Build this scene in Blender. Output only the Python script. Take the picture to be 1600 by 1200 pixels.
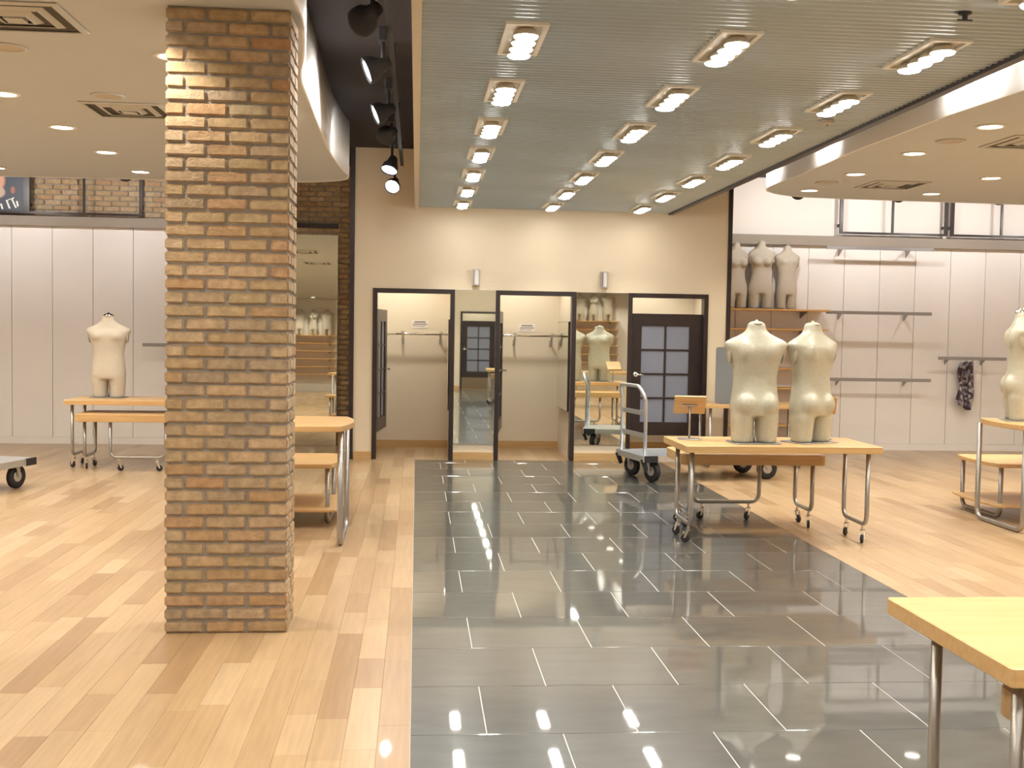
import bpy, bmesh, math, random
from mathutils import Vector, Matrix
random.seed(7)
for o in list(bpy.data.objects): bpy.data.objects.remove(o)
SC = bpy.context.scene
COL = SC.collection
PI = math.pi

# ------------------------------------------------------------ camera, world, exposure
FPX, YAW, PITCH, ROLL, CAMZ, CAMX = 1769.37, 0.084636, 0.047353, 0.016775, 1.60386, 0.0064
def cam_axes():
    cy, sy, cp, sp = math.cos(YAW), math.sin(YAW), math.cos(PITCH), math.sin(PITCH)
    f = Vector((sy*cp, cy*cp, -sp)); r = Vector((cy, -sy, 0)); u = r.cross(f)
    cr, sr = math.cos(ROLL), math.sin(ROLL)
    return r*cr + u*sr, u*cr - r*sr, f
CR, CU, CF = cam_axes()
cd = bpy.data.cameras.new('camera'); cam = bpy.data.objects.new('camera', cd); COL.objects.link(cam)
cd.sensor_width = 36; cd.lens = FPX/1600*36; cd.clip_end = 200
m = Matrix((CR, CU, -CF)).transposed().to_4x4(); m.translation = (CAMX, 0, CAMZ)
cam.matrix_world = m
SC.camera = cam
def to_px(p):
    d = Vector(p) - Vector((CAMX, 0, CAMZ)); z = d.dot(CF)
    if z < .1: return None
    return 800 + FPX*d.dot(CR)/z, 600 - FPX*d.dot(CU)/z

w = bpy.data.worlds.new('world'); SC.world = w; w.use_nodes = True
w.node_tree.nodes['Background'].inputs[0].default_value = (.9, .85, .75, 1)
w.node_tree.nodes['Background'].inputs[1].default_value = .05
SC.view_settings.view_transform = 'Standard'; SC.view_settings.look = 'None'
SC.view_settings.gamma = 1; SC.view_settings.use_curve_mapping = False
SC.view_settings.exposure = 0.55
# lamp powers (W) and colours, used by the lamp builders below
P_FIX, P_DOWN, P_TRACK, P_WASH, P_STALL = 58, 66, 80, 36, 50
C_FIX, C_DOWN, C_TRACK = (1, .96, .88), (1, .92, .78), (1, .95, .90)

# ------------------------------------------------------------ materials
def mat(name, col, rough=.5, metal=0, var=None, scale=8, bump=0, bscale=60, emit=None, estr=0, spec=.5, sheen=0, trans=0, coat=0, stretch=None):
    m_ = bpy.data.materials.new(name); m_.use_nodes = True
    nt = m_.node_tree; b = nt.nodes['Principled BSDF']
    b.inputs['Base Color'].default_value = (*col, 1); b.inputs['Roughness'].default_value = rough
    b.inputs['Metallic'].default_value = metal; b.inputs['Specular IOR Level'].default_value = spec
    b.inputs['Sheen Weight'].default_value = sheen; b.inputs['Transmission Weight'].default_value = trans
    b.inputs['Coat Weight'].default_value = coat
    if emit: b.inputs['Emission Color'].default_value = (*emit, 1); b.inputs['Emission Strength'].default_value = estr
    tc = nt.nodes.new('ShaderNodeTexCoord'); vec = tc.outputs['Object']
    if stretch:
        mp = nt.nodes.new('ShaderNodeMapping'); mp.inputs['Scale'].default_value = stretch
        nt.links.new(vec, mp.inputs[0]); vec = mp.outputs[0]
    if var:
        n = nt.nodes.new('ShaderNodeTexNoise'); n.inputs['Scale'].default_value = scale; n.inputs['Detail'].default_value = 5
        nt.links.new(vec, n.inputs[0])
        r = nt.nodes.new('ShaderNodeValToRGB'); r.color_ramp.elements[0].color = (*col, 1); r.color_ramp.elements[1].color = (*var, 1)
        r.color_ramp.elements[0].position = .35; r.color_ramp.elements[1].position = .68
        nt.links.new(n.outputs[0], r.inputs[0]); nt.links.new(r.outputs[0], b.inputs['Base Color'])
    if bump:
        n2 = nt.nodes.new('ShaderNodeTexNoise'); n2.inputs['Scale'].default_value = bscale; n2.inputs['Detail'].default_value = 4
        nt.links.new(vec, n2.inputs[0])
        bp = nt.nodes.new('ShaderNodeBump'); bp.inputs['Strength'].default_value = bump; bp.inputs['Distance'].default_value = .01
        nt.links.new(n2.outputs[0], bp.inputs['Height']); nt.links.new(bp.outputs[0], b.inputs['Normal'])
    return m_

def ramp_mat(name, cols, rough, attr=None, grain=(30, 2, 30), gscale=3, gamt=.25, bump=0, bscale=60, spec=.5, coat=0):
    """piecewise colour per object (Object Info random) or per piece of a joined mesh (attribute), plus grain"""
    m_ = bpy.data.materials.new(name); m_.use_nodes = True
    nt = m_.node_tree; b = nt.nodes['Principled BSDF']; L = nt.links
    b.inputs['Roughness'].default_value = rough; b.inputs['Specular IOR Level'].default_value = spec
    b.inputs['Coat Weight'].default_value = coat; b.inputs['Coat Roughness'].default_value = .03
    if attr:
        a = nt.nodes.new('ShaderNodeAttribute'); a.attribute_name = attr; src = a.outputs['Fac']
    else:
        a = nt.nodes.new('ShaderNodeObjectInfo'); src = a.outputs['Random']
    r = nt.nodes.new('ShaderNodeValToRGB'); cr = r.color_ramp
    for i, c in enumerate(cols):
        e = cr.elements[i] if i < 2 else cr.elements.new(.5)
        e.position = 0
    for i, c in enumerate(cols):
        cr.elements[i].position = i/(len(cols)-1)
    for i, c in enumerate(cols): cr.elements[i].color = (*c, 1)
    L.new(src, r.inputs[0])
    tc = nt.nodes.new('ShaderNodeTexCoord'); geo = nt.nodes.new('ShaderNodeNewGeometry')
    mp = nt.nodes.new('ShaderNodeMapping'); mp.inputs['Scale'].default_value = grain
    L.new(geo.outputs['Position'], mp.inputs[0])
    n = nt.nodes.new('ShaderNodeTexNoise'); n.inputs['Scale'].default_value = gscale; n.inputs['Detail'].default_value = 6
    L.new(mp.outputs[0], n.inputs[0])
    mr = nt.nodes.new('ShaderNodeMapRange'); mr.inputs[1].default_value = .3; mr.inputs[2].default_value = .7
    mr.inputs[3].default_value = 1-gamt; mr.inputs[4].default_value = 1+gamt*.6
    L.new(n.outputs[0], mr.inputs[0])
    mx = nt.nodes.new('ShaderNodeMix'); mx.data_type = 'RGBA'; mx.blend_type = 'MULTIPLY'; mx.inputs[0].default_value = 1
    L.new(r.outputs[0], mx.inputs[6]); L.new(mr.outputs[0], mx.inputs[7]); L.new(mx.outputs[2], b.inputs['Base Color'])
    if bump:
        n2 = nt.nodes.new('ShaderNodeTexNoise'); n2.inputs['Scale'].default_value = bscale; n2.inputs['Detail'].default_value = 5
        L.new(geo.outputs['Position'], n2.inputs[0])
        bp = nt.nodes.new('ShaderNodeBump'); bp.inputs['Strength'].default_value = bump; bp.inputs['Distance'].default_value = .006
        L.new(n2.outputs[0], bp.inputs['Height']); L.new(bp.outputs[0], b.inputs['Normal'])
    return m_

WOODC = [(.315, .195, .098), (.375, .245, .13), (.42, .285, .155), (.455, .315, .18), (.39, .26, .14), (.49, .35, .21)]
BRICKC = [(.43, .27, .14), (.41, .305, .17), (.49, .345, .20), (.37, .28, .185), (.52, .385, .24), (.45, .27, .14), (.42, .335, .21)]
M = dict(
    plank=ramp_mat('maple_plank', WOODC, .30, None, (22, 1.2, 22), 2, .13, coat=.15),
    planks=ramp_mat('maple_planks', WOODC, .30, 'tone', (22, 1.2, 22), 2, .13, coat=.15),
    tile=ramp_mat('slate_tile', [(.060, .061, .055), (.074, .074, .065), (.066, .069, .064), (.082, .080, .069)], .28, None, (2, 5, 2), 2.2, .28, spec=.55, coat=.8),
    brick=ramp_mat('brick', BRICKC, .85, None, (14, 14, 14), 1.6, .22, bump=.6, bscale=70),
    bricks=ramp_mat('bricks', BRICKC, .85, 'tone', (14, 14, 14), 1.6, .22, bump=.6, bscale=70),
    mortar=mat('mortar', (.27, .245, .22), .9, var=(.32, .295, .265), scale=25, bump=.6, bscale=90),
    grout=mat('grout', (.62, .61, .57), .6, var=(.52, .51, .47), scale=6),
    slab=mat('sub_floor', (.35, .21, .09), .8),
    beige=mat('beige_wall_paint', (.76, .66, .50), .75, var=(.74, .64, .48), scale=2, bump=.05, bscale=120),
    stallw=mat('stall_wall_paint', (.75, .67, .54), .75, bump=.05, bscale=120),
    soffit=mat('soffit_paint', (.50, .515, .505), .85, var=(.49, .505, .495), scale=1.5),
    fascia=mat('fascia_paint', (.80, .78, .74), .5),
    white=mat('white_wall_paint', (.80, .75, .70), .7, bump=.05, bscale=120),
    panel=mat('white_wall_panel', (.82, .78, .755), .45, var=(.80, .765, .74), scale=3),
    groove=mat('panel_groove', (.30, .26, .22), .8),
    taupe=mat('shaded_taupe_ledge', (.29, .245, .20), .6),  # darker tone stands in for the poor light on the ledge face
    dark=mat('dark_stained_trim', (.022, .014, .014), .35, var=(.032, .02, .018), scale=6),
    black=mat('dark_upper_ceiling', (.017, .013, .017), .8, var=(.026, .020, .022), scale=1.2),
    corr=mat('corrugated_metal', (.41, .47, .49), .36, metal=.5, var=(.38, .44, .46), scale=1.5),
    cream=mat('cream_trim_paint', (.62, .545, .42), .6),
    table=mat('maple_veneer', (.53, .325, .135), .33, var=(.60, .385, .175), scale=2.5, stretch=(1, 14, 14)),
    shelf=mat('shelf_veneer', (.62, .35, .12), .4, var=(.70, .42, .16), scale=2.5, stretch=(1, 14, 14)),
    steel=mat('grey_steel_tube', (.40, .385, .36), .32, metal=.8),
    rail=mat('grey_rail_steel', (.36, .35, .36), .35, metal=.7),
    chrome=mat('chrome', (.85, .84, .82), .08, metal=1),
    alu=mat('tread_aluminium', (.68, .71, .74), .3, metal=.85, bump=.25, bscale=90),
    rubber=mat('black_rubber', (.018, .017, .02), .6),
    hub=mat('wheel_hub', (.50, .47, .43), .4, metal=.5),
    linen=mat('cream_linen', (.47, .44, .335), .33, var=(.42, .395, .30), scale=60, bump=.10, bscale=260, spec=.8),
    linen2=mat('warm_linen', (.52, .46, .375), .7, var=(.48, .425, .345), scale=60, bump=.12, bscale=260),
    plate=mat('base_plate_steel', (.30, .30, .30), .35, metal=.8),
    mirror=mat('mirror_glass', (.80, .83, .76), .015, metal=1),
    frost=mat('frosted_glass', (.21, .225, .285), .3, var=(.225, .24, .295), scale=2),
    lamp=mat('lit_lamp_lens', (1, 1, 1), .4, emit=(1, .97, .92), estr=30),
    down=mat('lit_downlight_lens', (1, 1, 1), .4, emit=(1, .95, .85), estr=7),
    trackl=mat('lit_track_lens', (1, 1, 1), .4, emit=(.93, .96, 1), estr=14),
    tray=mat('lamp_tray_metal', (.60, .56, .46), .35, metal=.4),
    framew=mat('fixture_frame', (.70, .67, .58), .5),
    blk=mat('black_track_metal', (.012, .012, .017), .6),
    vent=mat('vent_paint', (.47, .46, .42), .7),
    ventd=mat('vent_dark_gap', (.07, .06, .045), .9),
    grille=mat('speaker_grille', (.46, .40, .31), .8),
    sign=mat('white_sign_card', (.80, .76, .70), .5),
    ink=mat('grey_ink', (.22, .19, .20), .7),
    acryl=mat('grey_acrylic', (.20, .215, .23), .25),
    sconce=mat('sconce_steel', (.50, .49, .47), .3, metal=.8),
    white_lens=mat('sconce_lens', (.72, .70, .66), .3),
    tag=mat('paper_tag', (.85, .80, .70), .6),
    strokes=mat('white_print', (.82, .80, .78), .6),
)
def scarf_mat():
    m_ = mat('printed_scarf_cloth', (.1, .08, .1), .9); nt = m_.node_tree; b = nt.nodes['Principled BSDF']
    tc = nt.nodes.new('ShaderNodeTexCoord'); v = nt.nodes.new('ShaderNodeTexVoronoi'); v.inputs['Scale'].default_value = 26
    nt.links.new(tc.outputs['Object'], v.inputs[0])
    r = nt.nodes.new('ShaderNodeValToRGB'); cr = r.color_ramp; cr.interpolation = 'CONSTANT'
    pal = [(.05, .035, .04), (.11, .08, .12), (.42, .38, .42), (.07, .05, .05), (.16, .12, .10), (.28, .25, .34)]
    for i, c in enumerate(pal):
        e = cr.elements[i] if i < 2 else cr.elements.new(.9)
        e.position = i/len(pal); 
    for i, c in enumerate(pal): cr.elements[i].position = i/len(pal); cr.elements[i].color = (*c, 1)
    sp = nt.nodes.new('ShaderNodeSeparateColor'); nt.links.new(v.outputs['Color'], sp.inputs[0])
    nt.links.new(sp.outputs[0], r.inputs[0]); nt.links.new(r.outputs[0], b.inputs['Base Color'])
    return m_
M['scarf'] = scarf_mat()
def poster_mat():
    m_ = mat('poster_print', (.06, .07, .1), .5); nt = m_.node_tree; b = nt.nodes['Principled BSDF']; L = nt.links
    tc = nt.nodes.new('ShaderNodeTexCoord'); base = None
    prev = (.055, .065, .09)
    last = None
    for (cx, cz, sx, sz, c) in [(.0, .42, .15, .17, (.62, .33, .22)), (.05, .27, .10, .08, (.50, .36, .28)), (.24, .30, .03, .05, (.35, .14, .08)), (-.15, .24, .11, .17, (.95, .92, .9))]:
        mp = nt.nodes.new('ShaderNodeMapping'); mp.inputs['Location'].default_value = (-cx/sx, 0, -cz/sz); mp.inputs['Scale'].default_value = (1/sx, 0, 1/sz)
        L.new(tc.outputs['Object'], mp.inputs[0])
        ln = nt.nodes.new('ShaderNodeVectorMath'); ln.operation = 'LENGTH'; L.new(mp.outputs[0], ln.inputs[0])
        mr = nt.nodes.new('ShaderNodeMapRange'); mr.inputs[1].default_value = .8; mr.inputs[2].default_value = 1.05; mr.inputs[3].default_value = 1; mr.inputs[4].default_value = 0
        L.new(ln.outputs['Value'], mr.inputs[0])
        mx = nt.nodes.new('ShaderNodeMix'); mx.data_type = 'RGBA'; L.new(mr.outputs[0], mx.inputs[0])
        if last is None: mx.inputs[6].default_value = (*prev, 1)
        else: L.new(last, mx.inputs[6])
        mx.inputs[7].default_value = (*c, 1); last = mx.outputs[2]
    L.new(last, b.inputs['Base Color'])
    return m_
M['poster'] = poster_mat()

# ------------------------------------------------------------ geometry helpers
class MB:
    def __init__(s): s.v = []; s.f = []; s.tone = []
    def add(s, vs, fs, tone=0):
        n = len(s.v); s.v += [tuple(p) for p in vs]; s.f += [tuple(i+n for i in f) for f in fs]; s.tone += [tone]*len(fs); return s
    def box(s, x0, x1, y0, y1, z0, z1, tone=0):
        vs = [(x, y, z) for z in (z0, z1) for y in (y0, y1) for x in (x0, x1)]
        return s.add(vs, [(0, 2, 3, 1), (4, 5, 7, 6), (0, 1, 5, 4), (2, 6, 7, 3), (0, 4, 6, 2), (1, 3, 7, 5)], tone)
    def prism(s, poly, z0, z1):
        n = len(poly)
        vs = [(x, y, z0) for x, y in poly] + [(x, y, z1) for x, y in poly]
        fs = [tuple(reversed(range(n))), tuple(range(n, 2*n))] + [(i, (i+1) % n, n+(i+1) % n, n+i) for i in range(n)]
        return s.add(vs, fs)
    def loft(s, rings, cap=True, close=False):
        n = len(rings[0]); vs = [p for r in rings for p in r]; fs = []
        k = len(rings)
        for a in range(k if close else k-1):
            b = (a+1) % k
            for i in range(n):
                j = (i+1) % n; fs.append((a*n+i, a*n+j, b*n+j, b*n+i))
        if cap and not close: fs += [tuple(reversed(range(n))), tuple(range((k-1)*n, k*n))]
        return s.add(vs, fs)
    def tube(s, pts, r, n=10):
        P = [Vector(p) for p in pts]; rings = []; up = None
        for i, p in enumerate(P):
            t = (P[min(i+1, len(P)-1)] - P[max(i-1, 0)]).normalized()
            if up is None: up = Vector((0, 0, 1)) if abs(t.z) < .9 else Vector((1, 0, 0))
            a = t.cross(up).normalized(); b = a.cross(t).normalized(); up = b
            rr = r[i] if isinstance(r, (list, tuple)) else r
            rings.append([p + a*math.cos(2*PI*k/n)*rr + b*math.sin(2*PI*k/n)*rr for k in range(n)])
        return s.loft(rings)
    def lathe(s, prof, c=(0, 0, 0), n=20, axis='z', ax=None):
        c = Vector(c); a = Vector(ax) if ax else {'x': Vector((1, 0, 0)), 'y': Vector((0, 1, 0)), 'z': Vector((0, 0, 1))}[axis]
        a = a.normalized(); u = a.orthogonal().normalized(); w_ = a.cross(u)
        rings = [[c + a*h + (u*math.cos(2*PI*k/n) + w_*math.sin(2*PI*k/n))*max(r, 1e-4) for k in range(n)] for r, h in prof]
        return s.loft(rings, cap=False)
    def build(s, name, mt, parent=None, smooth=False, bevel=0, tone=False, seg=2):
        me = bpy.data.meshes.new(name); me.from_pydata(s.v, [], s.f)
        bm = bmesh.new(); bm.from_mesh(me); bmesh.ops.recalc_face_normals(bm, faces=bm.faces)
        if bevel: 
            bmesh.ops.bevel(bm, geom=[e for e in bm.edges if len(e.link_faces) == 2 and e.calc_face_angle(0) > .6], offset=bevel, segments=seg, affect='EDGES', profile=.5, clamp_overlap=True)
        bm.to_mesh(me); bm.free()
        if tone:
            at = me.attributes.new('tone', 'FLOAT', 'FACE'); at.data.foreach_set('value', s.tone)
        if smooth: me.shade_smooth()
        return link(name, me, mt, parent)
def link(name, me, mt, parent=None):
    if mt and not me.materials: me.materials.append(M[mt] if isinstance(mt, str) else mt)
    o = bpy.data.objects.new(name, me); COL.objects.link(o)
    if parent: o.parent = parent
    return o
def smooth_angle(o, ang=.7):
    me = o.data; me.shade_smooth()
    bm = bmesh.new(); bm.from_mesh(me)
    for e in bm.edges:
        if len(e.link_faces) == 2 and e.calc_face_angle(0) > ang: e.smooth = False
    bm.to_mesh(me); bm.free(); return o
def tag(o, label=None, cat=None, group=None, kind=None):
    if label: o['label'] = label
    if cat: o['category'] = cat
    if group: o['group'] = group
    if kind: o['kind'] = kind
    return o
def thing(name, label, cat, loc=(0, 0, 0), rz=0, group=None):
    o = bpy.data.objects.new(name, None); COL.objects.link(o); o.location = loc; o.rotation_euler = (0, 0, rz)
    o.empty_display_size = .1
    return tag(o, label, cat, group)
def struct(name, mb, mt, label=None, **k):
    return tag(mb.build(name, mt, **k), label, kind='structure')
def copy_tree(o, parent=None):
    c = o.copy(); COL.objects.link(c); c.parent = parent
    for ch in list(o.children): copy_tree(ch, c)
    return c
def dup(o, loc, rz=None, label=None):
    c = copy_tree(o); c.location = loc
    if rz is not None: c.rotation_euler = (0, 0, rz)
    if label: c['label'] = label
    return c
def rrect(x0, x1, y0, y1, r, n=5):
    out = []
    for cx, cy, a0 in ((x1-r, y1-r, 0), (x0+r, y1-r, PI/2), (x0+r, y0+r, PI), (x1-r, y0+r, 1.5*PI)):
        out += [(cx + r*math.cos(a0 + PI/2*i/n), cy + r*math.sin(a0 + PI/2*i/n)) for i in range(n+1)]
    return out
def upath(a, b, ztop, zbot, r=.07, n=6):
    """U of tube: down at a (x,y), across, up at b"""
    A, B = Vector((*a, 0)), Vector((*b, 0)); d = (B-A).normalized(); Z = Vector((0, 0, 1)); pts = [A + Z*ztop]
    for i in range(n+1):
        t = PI/2*i/n; pts.append(A + d*(r - r*math.cos(t)) + Z*(zbot + r - r*math.sin(t)))
    for i in range(n+1):
        t = PI/2*i/n; pts.append(B - d*(r - r*math.sin(t)) + Z*(zbot + r - r*math.cos(t)))
    pts.append(B + Z*ztop); return pts
def spot(loc, target, power, col, size=110, blend=.7, rad=.05, parent=None):
    ld = bpy.data.lights.new('lamp_light', 'SPOT'); ld.energy = power; ld.color = col; ld.spot_size = math.radians(size); ld.spot_blend = blend; ld.shadow_soft_size = rad
    o = bpy.data.objects.new('lamp_light', ld); COL.objects.link(o)
    d = Vector(target) - Vector(loc); o.rotation_euler = d.to_track_quat('-Z', 'Y').to_euler(); o.location = loc
    if parent: o.parent = parent
    return o

# ------------------------------------------------------------ key dimensions
T = .61; Y0 = 4.41397                 # tile size, a tile line
SX0, SX1 = 0.0, 3.05                  # tile strip
YB = 13.9                             # fitting-room wall
YW = 15.5                             # back walls of the side bays
YF, YFB = -9.0, -2.6                  # front wall, front fitting block
XL, XR = -7.5, 10.55
ZM, ZS, ZU = 3.08, 3.22, 3.78         # metal ceiling, soffits, dark upper ceiling
BX0, BX1 = -.80, 3.90                 # fitting-room block

# ------------------------------------------------------------ floor: slab, planks, tiles
floor = struct('floor', MB().box(XL, XR, YF, YW+.1, -.12, -.012), 'slab', 'honey maple plank floor with a strip of dark slate tiles')
MB().box(SX0, SX1, YFB, YB-.01, -.012, -.0025).build('grout_bed', 'grout', floor)
tile_me = {}
def tile(x0, x1, y0, y1):
    key = (round(x1-x0, 3), round(y1-y0, 3))
    if key not in tile_me:
        a, b = key; t = MB().box(.0025, a-.0025, .0025, b-.0025, -.0024, 0)
        o = t.build('tile', 'tile', floor, bevel=.0012, seg=1); tile_me[key] = o.data
    else: o = link('tile', tile_me[key], None, floor)
    o.location = (x0, y0, 0)
kmin = math.floor((YFB - Y0)/T)
for k in range(kmin, 16):
    y0, y1 = max(Y0 + k*T, YFB), min(Y0 + (k+1)*T, YB-.01)
    xs = [0, .305, .915, 1.525, 2.135, 2.745, 3.05] if k % 2 == 0 else [0, .61, 1.22, 1.83, 2.44, 3.05]
    for a, b in zip(xs, xs[1:]): tile(a, b, y0, y1)
planks = []
PW = .127
def plank_field(x0, x1, ya, yb):
    n = round((x1-x0)/PW); pw = (x1-x0)/n
    for i in range(n):
        y = ya - random.random()*.9
        while y < yb:
            l = random.choice((.45, .6, .75, .9, 1.1, 1.3)); a, b = max(y, ya), min(y+l, yb); y += l
            if b-a > .02: planks.append((x0+i*pw, x0+(i+1)*pw, a, b))
plank_field(XL, SX0, YF, YW); plank_field(SX1, XR, YF, YW); plank_field(SX0, SX1, YB-.01, YW); plank_field(SX0, SX1, YF, YFB)
def seen_area(p):
    x0, x1, a, b = p
    q = [to_px((x, y, 0)) for x, y in ((x0, a), (x1, a), (x1, b), (x0, b))]
    if any(c is None for c in q): return 0
    q = [(min(max(u, 0), 1600), min(max(v, 0), 1200)) for u, v in q]
    return abs(sum(q[i][0]*q[(i+1) % 4][1] - q[(i+1) % 4][0]*q[i][1] for i in range(4)))/2
planks.sort(key=seen_area, reverse=True)
pl_me = {}
for i, (x0, x1, a, b) in enumerate(planks[:300]):
    key = (round(x1-x0, 4), round(b-a, 3))
    if key not in pl_me:
        o = MB().box(.0003, key[0]-.0003, .0004, key[1]-.0004, -.011, 0).build('plank', 'plank', floor, bevel=.0008, seg=1); pl_me[key] = o.data
    else: o = link('plank', pl_me[key], None, floor)
    o.location = (x0, a, 0)
mb = MB()
for (x0, x1, a, b) in planks[300:]: mb.box(x0+.0003, x1-.0003, a+.0004, b-.0004, -.011, 0, random.random())
tag(mb.build('plank_field', 'planks', floor, tone=True), kind='stuff')

# ------------------------------------------------------------ bricks
brick_me = {}
def brick_mesh(L_, D_, H_, var):
    key = (round(L_, 3), round(D_, 3), round(H_, 3), var)
    if key not in brick_me:
        rnd = random.Random(hash(key) & 0xffff); a, d, h = L_/2, D_/2, H_/2
        mb = MB().box(-a, a, -d, d, -h, h)
        mb.v = [tuple(c + rnd.uniform(-.0022, .0022) for c in p) for p in mb.v]
        me = bpy.data.meshes.new('brick'); me.from_pydata(mb.v, [], mb.f)
        bm = bmesh.new(); bm.from_mesh(me); bmesh.ops.recalc_face_normals(bm, faces=bm.faces)
        bmesh.ops.bevel(bm, geom=bm.edges[:], offset=.0075, segments=2, affect='EDGES', clamp_overlap=True)
        bm.to_mesh(me); bm.free(); me.materials.append(M['brick']); brick_me[key] = me
    return brick_me[key]
def put_brick(parent, cx, cy, cz, L_, D_, H_):
    o = link('brick', brick_mesh(L_, D_, H_, random.randrange(4)), None, parent); o.location = (cx, cy, cz)
    o.rotation_euler = (0, 0, random.uniform(-.004, .004))
# free-standing column
CX0, CX1, CY0, CY1 = -1.282, -.655, 5.944, 6.30
PITCHB, HB, J = ZS/47, .0570, .0125
column = struct('brick_column', MB().box(CX0+.011, CX1-.011, CY0+.011, CY1-.011, 0, ZS+.02), 'mortar', 'square free-standing column of worn tan and orange bricks')
rest = MB(); nrow = int(ZS/PITCHB)
Wc, Dc = CX1-CX0, CY1-CY0; bd = .095
for r in range(nrow+1):
    z = r*PITCHB + HB/2 + .003
    H_ = HB if z + HB/2 < ZS else max(.02, ZS - (z-HB/2) - .002)
    if H_ < .03 : continue
    z = z - HB/2 + H_/2
    if r % 2 == 0:
        l = (Wc - 2*J)/3
        for i in range(3):
            put_brick(column, CX0 + l/2 + i*(l+J), CY0+bd/2, z, l, bd, H_)
            rest.box(CX0 + i*(l+J), CX0 + i*(l+J)+l, CY1-bd, CY1, z-H_/2, z+H_/2, random.random())
        s_ = Dc - 2*bd - 2*J
        put_brick(column, CX1-bd/2, (CY0+CY1)/2, z, bd, s_, H_)
        rest.box(CX0, CX0+bd, (CY0+CY1)/2-s_/2, (CY0+CY1)/2+s_/2, z-H_/2, z+H_/2, random.random())
    else:
        l = (Wc - 2*bd - 3*J)/2; s_ = (Dc - J)/2
        for i in range(2):
            put_brick(column, CX0+bd+J+l/2 + i*(l+J), CY0+bd/2, z, l, bd, H_)
            rest.box(CX0+bd+J + i*(l+J), CX0+bd+J+l + i*(l+J), CY1-bd, CY1, z-H_/2, z+H_/2, random.random())
        for i in range(2): put_brick(column, CX1-bd/2, CY0+s_/2+i*(s_+J), z, bd, s_, H_)
        put_brick(column, CX0+bd/2, CY0+s_/2, z, bd, s_, H_)
        rest.box(CX0, CX0+bd, CY0+s_+J, CY1, z-H_/2, z+H_/2, random.random())
tag(rest.build('brick_backing', 'bricks', column, tone=True), kind='stuff')

# ------------------------------------------------------------ walls of the side bays
wall_bl = struct('wall_back_left', MB().box(XL, BX0, YW, YW+.15, 0, ZU), 'mortar', 'brick wall of the left bay behind white panels')
nr = int(ZU/PITCHB); cnt = 0; rest = MB(); mod = .215
for r in range(nr):
    z = r*PITCHB + PITCHB/2
    for i in range(int((BX0-XL)/mod)+2):
        x0 = BX0 - .006 - (i + (.5 if r % 2 else 1))*mod; x1 = min(x0 + mod - J, BX0-.004); x0 = max(x0, XL)
        if x1-x0 < .03 or x1 < XL: continue
        if z < 2.98 and x1 < -2.25: continue                 # behind the panels
        if z < 2.80 and x0 > -1.93 and x1 < -1.10: continue  # behind the mirror
        if z < 3.56 and ((x0 > -5.9 and x1 < -3.0 and z > 2.9) or x0 > -1.75):
            put_brick(wall_bl, (x0+x1)/2, YW-.004, z, x1-x0, .036, HB); cnt += 1
        else: rest.box(x0, x1, YW-.021, YW+.01, z-HB/2, z+HB/2, random.random())
tag(rest.build('brick_backing', 'bricks', wall_bl, tone=True), kind='stuff')
wall_br = struct('wall_back_right', MB().box(BX1, XR, YW, YW+.15, 0, ZU), 'white', 'white wall of the right bay above and behind white panels')
def panels(parent, xs, yb):
    lo, hi = min(xs), max(xs)
    MB().box(lo, hi, yb-.022, yb+.004, .09, 2.90).build('panel_backing', 'groove', parent)
    for a, b in zip(xs, xs[1:]):
        MB().box(a+.003, b-.003, yb-.05, yb-.02, .09, 2.90).build('panel', 'panel', parent, bevel=.002, seg=1)
panels(wall_bl, [XL] + [-5.308 + .520*k for k in range(-4, 7)][0:], YW-.016)
panels(wall_br, [4.414 + .5133*k for k in range(-1, 12)] + [XR], YW)
def boxes(name, label, mt, lst, **k):
    mb = MB()
    for b in lst: mb.box(*b)
    return struct(name, mb, mt, label, **k)
boxes('trim_1', 'shade-darkened taupe ledge running above the white panels of the left bay', 'taupe', [(XL, -2.19, YW-.13, YW-.005, 2.87, 2.995)])
boxes('trim_2', 'shade-darkened taupe ledge running above the white panels of the right bay', 'taupe', [(BX1, XR, YW-.13, YW+.005, 2.85, 2.985)])
boxes('trim_3', 'short dark ledge above the tall mirror on the brick wall', 'dark', [(-1.97, -1.06, YW-.10, YW-.01, 2.93, 2.99)])
boxes('baseboard_left', 'low white baseboard below the left panels', 'panel', [(XL, -2.19, YW-.062, YW-.01, 0, .09)])
boxes('baseboard_right', 'low white baseboard below the right panels', 'panel', [(BX1, XR, YW-.046, YW+.005, 0, .09)])
boxes('wall_left', 'plain left side wall', 'white', [(XL-.15, XL, YF, YW+.15, 0, ZU)])
boxes('wall_right', 'plain right side wall', 'white', [(XR, XR+.15, YF, YW+.15, 0, ZU)])
wall_front = boxes('wall_front', 'white front wall seen in the mirrors', 'white', [(XL, XR, YF-.15, YF, 0, ZU)])

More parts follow.
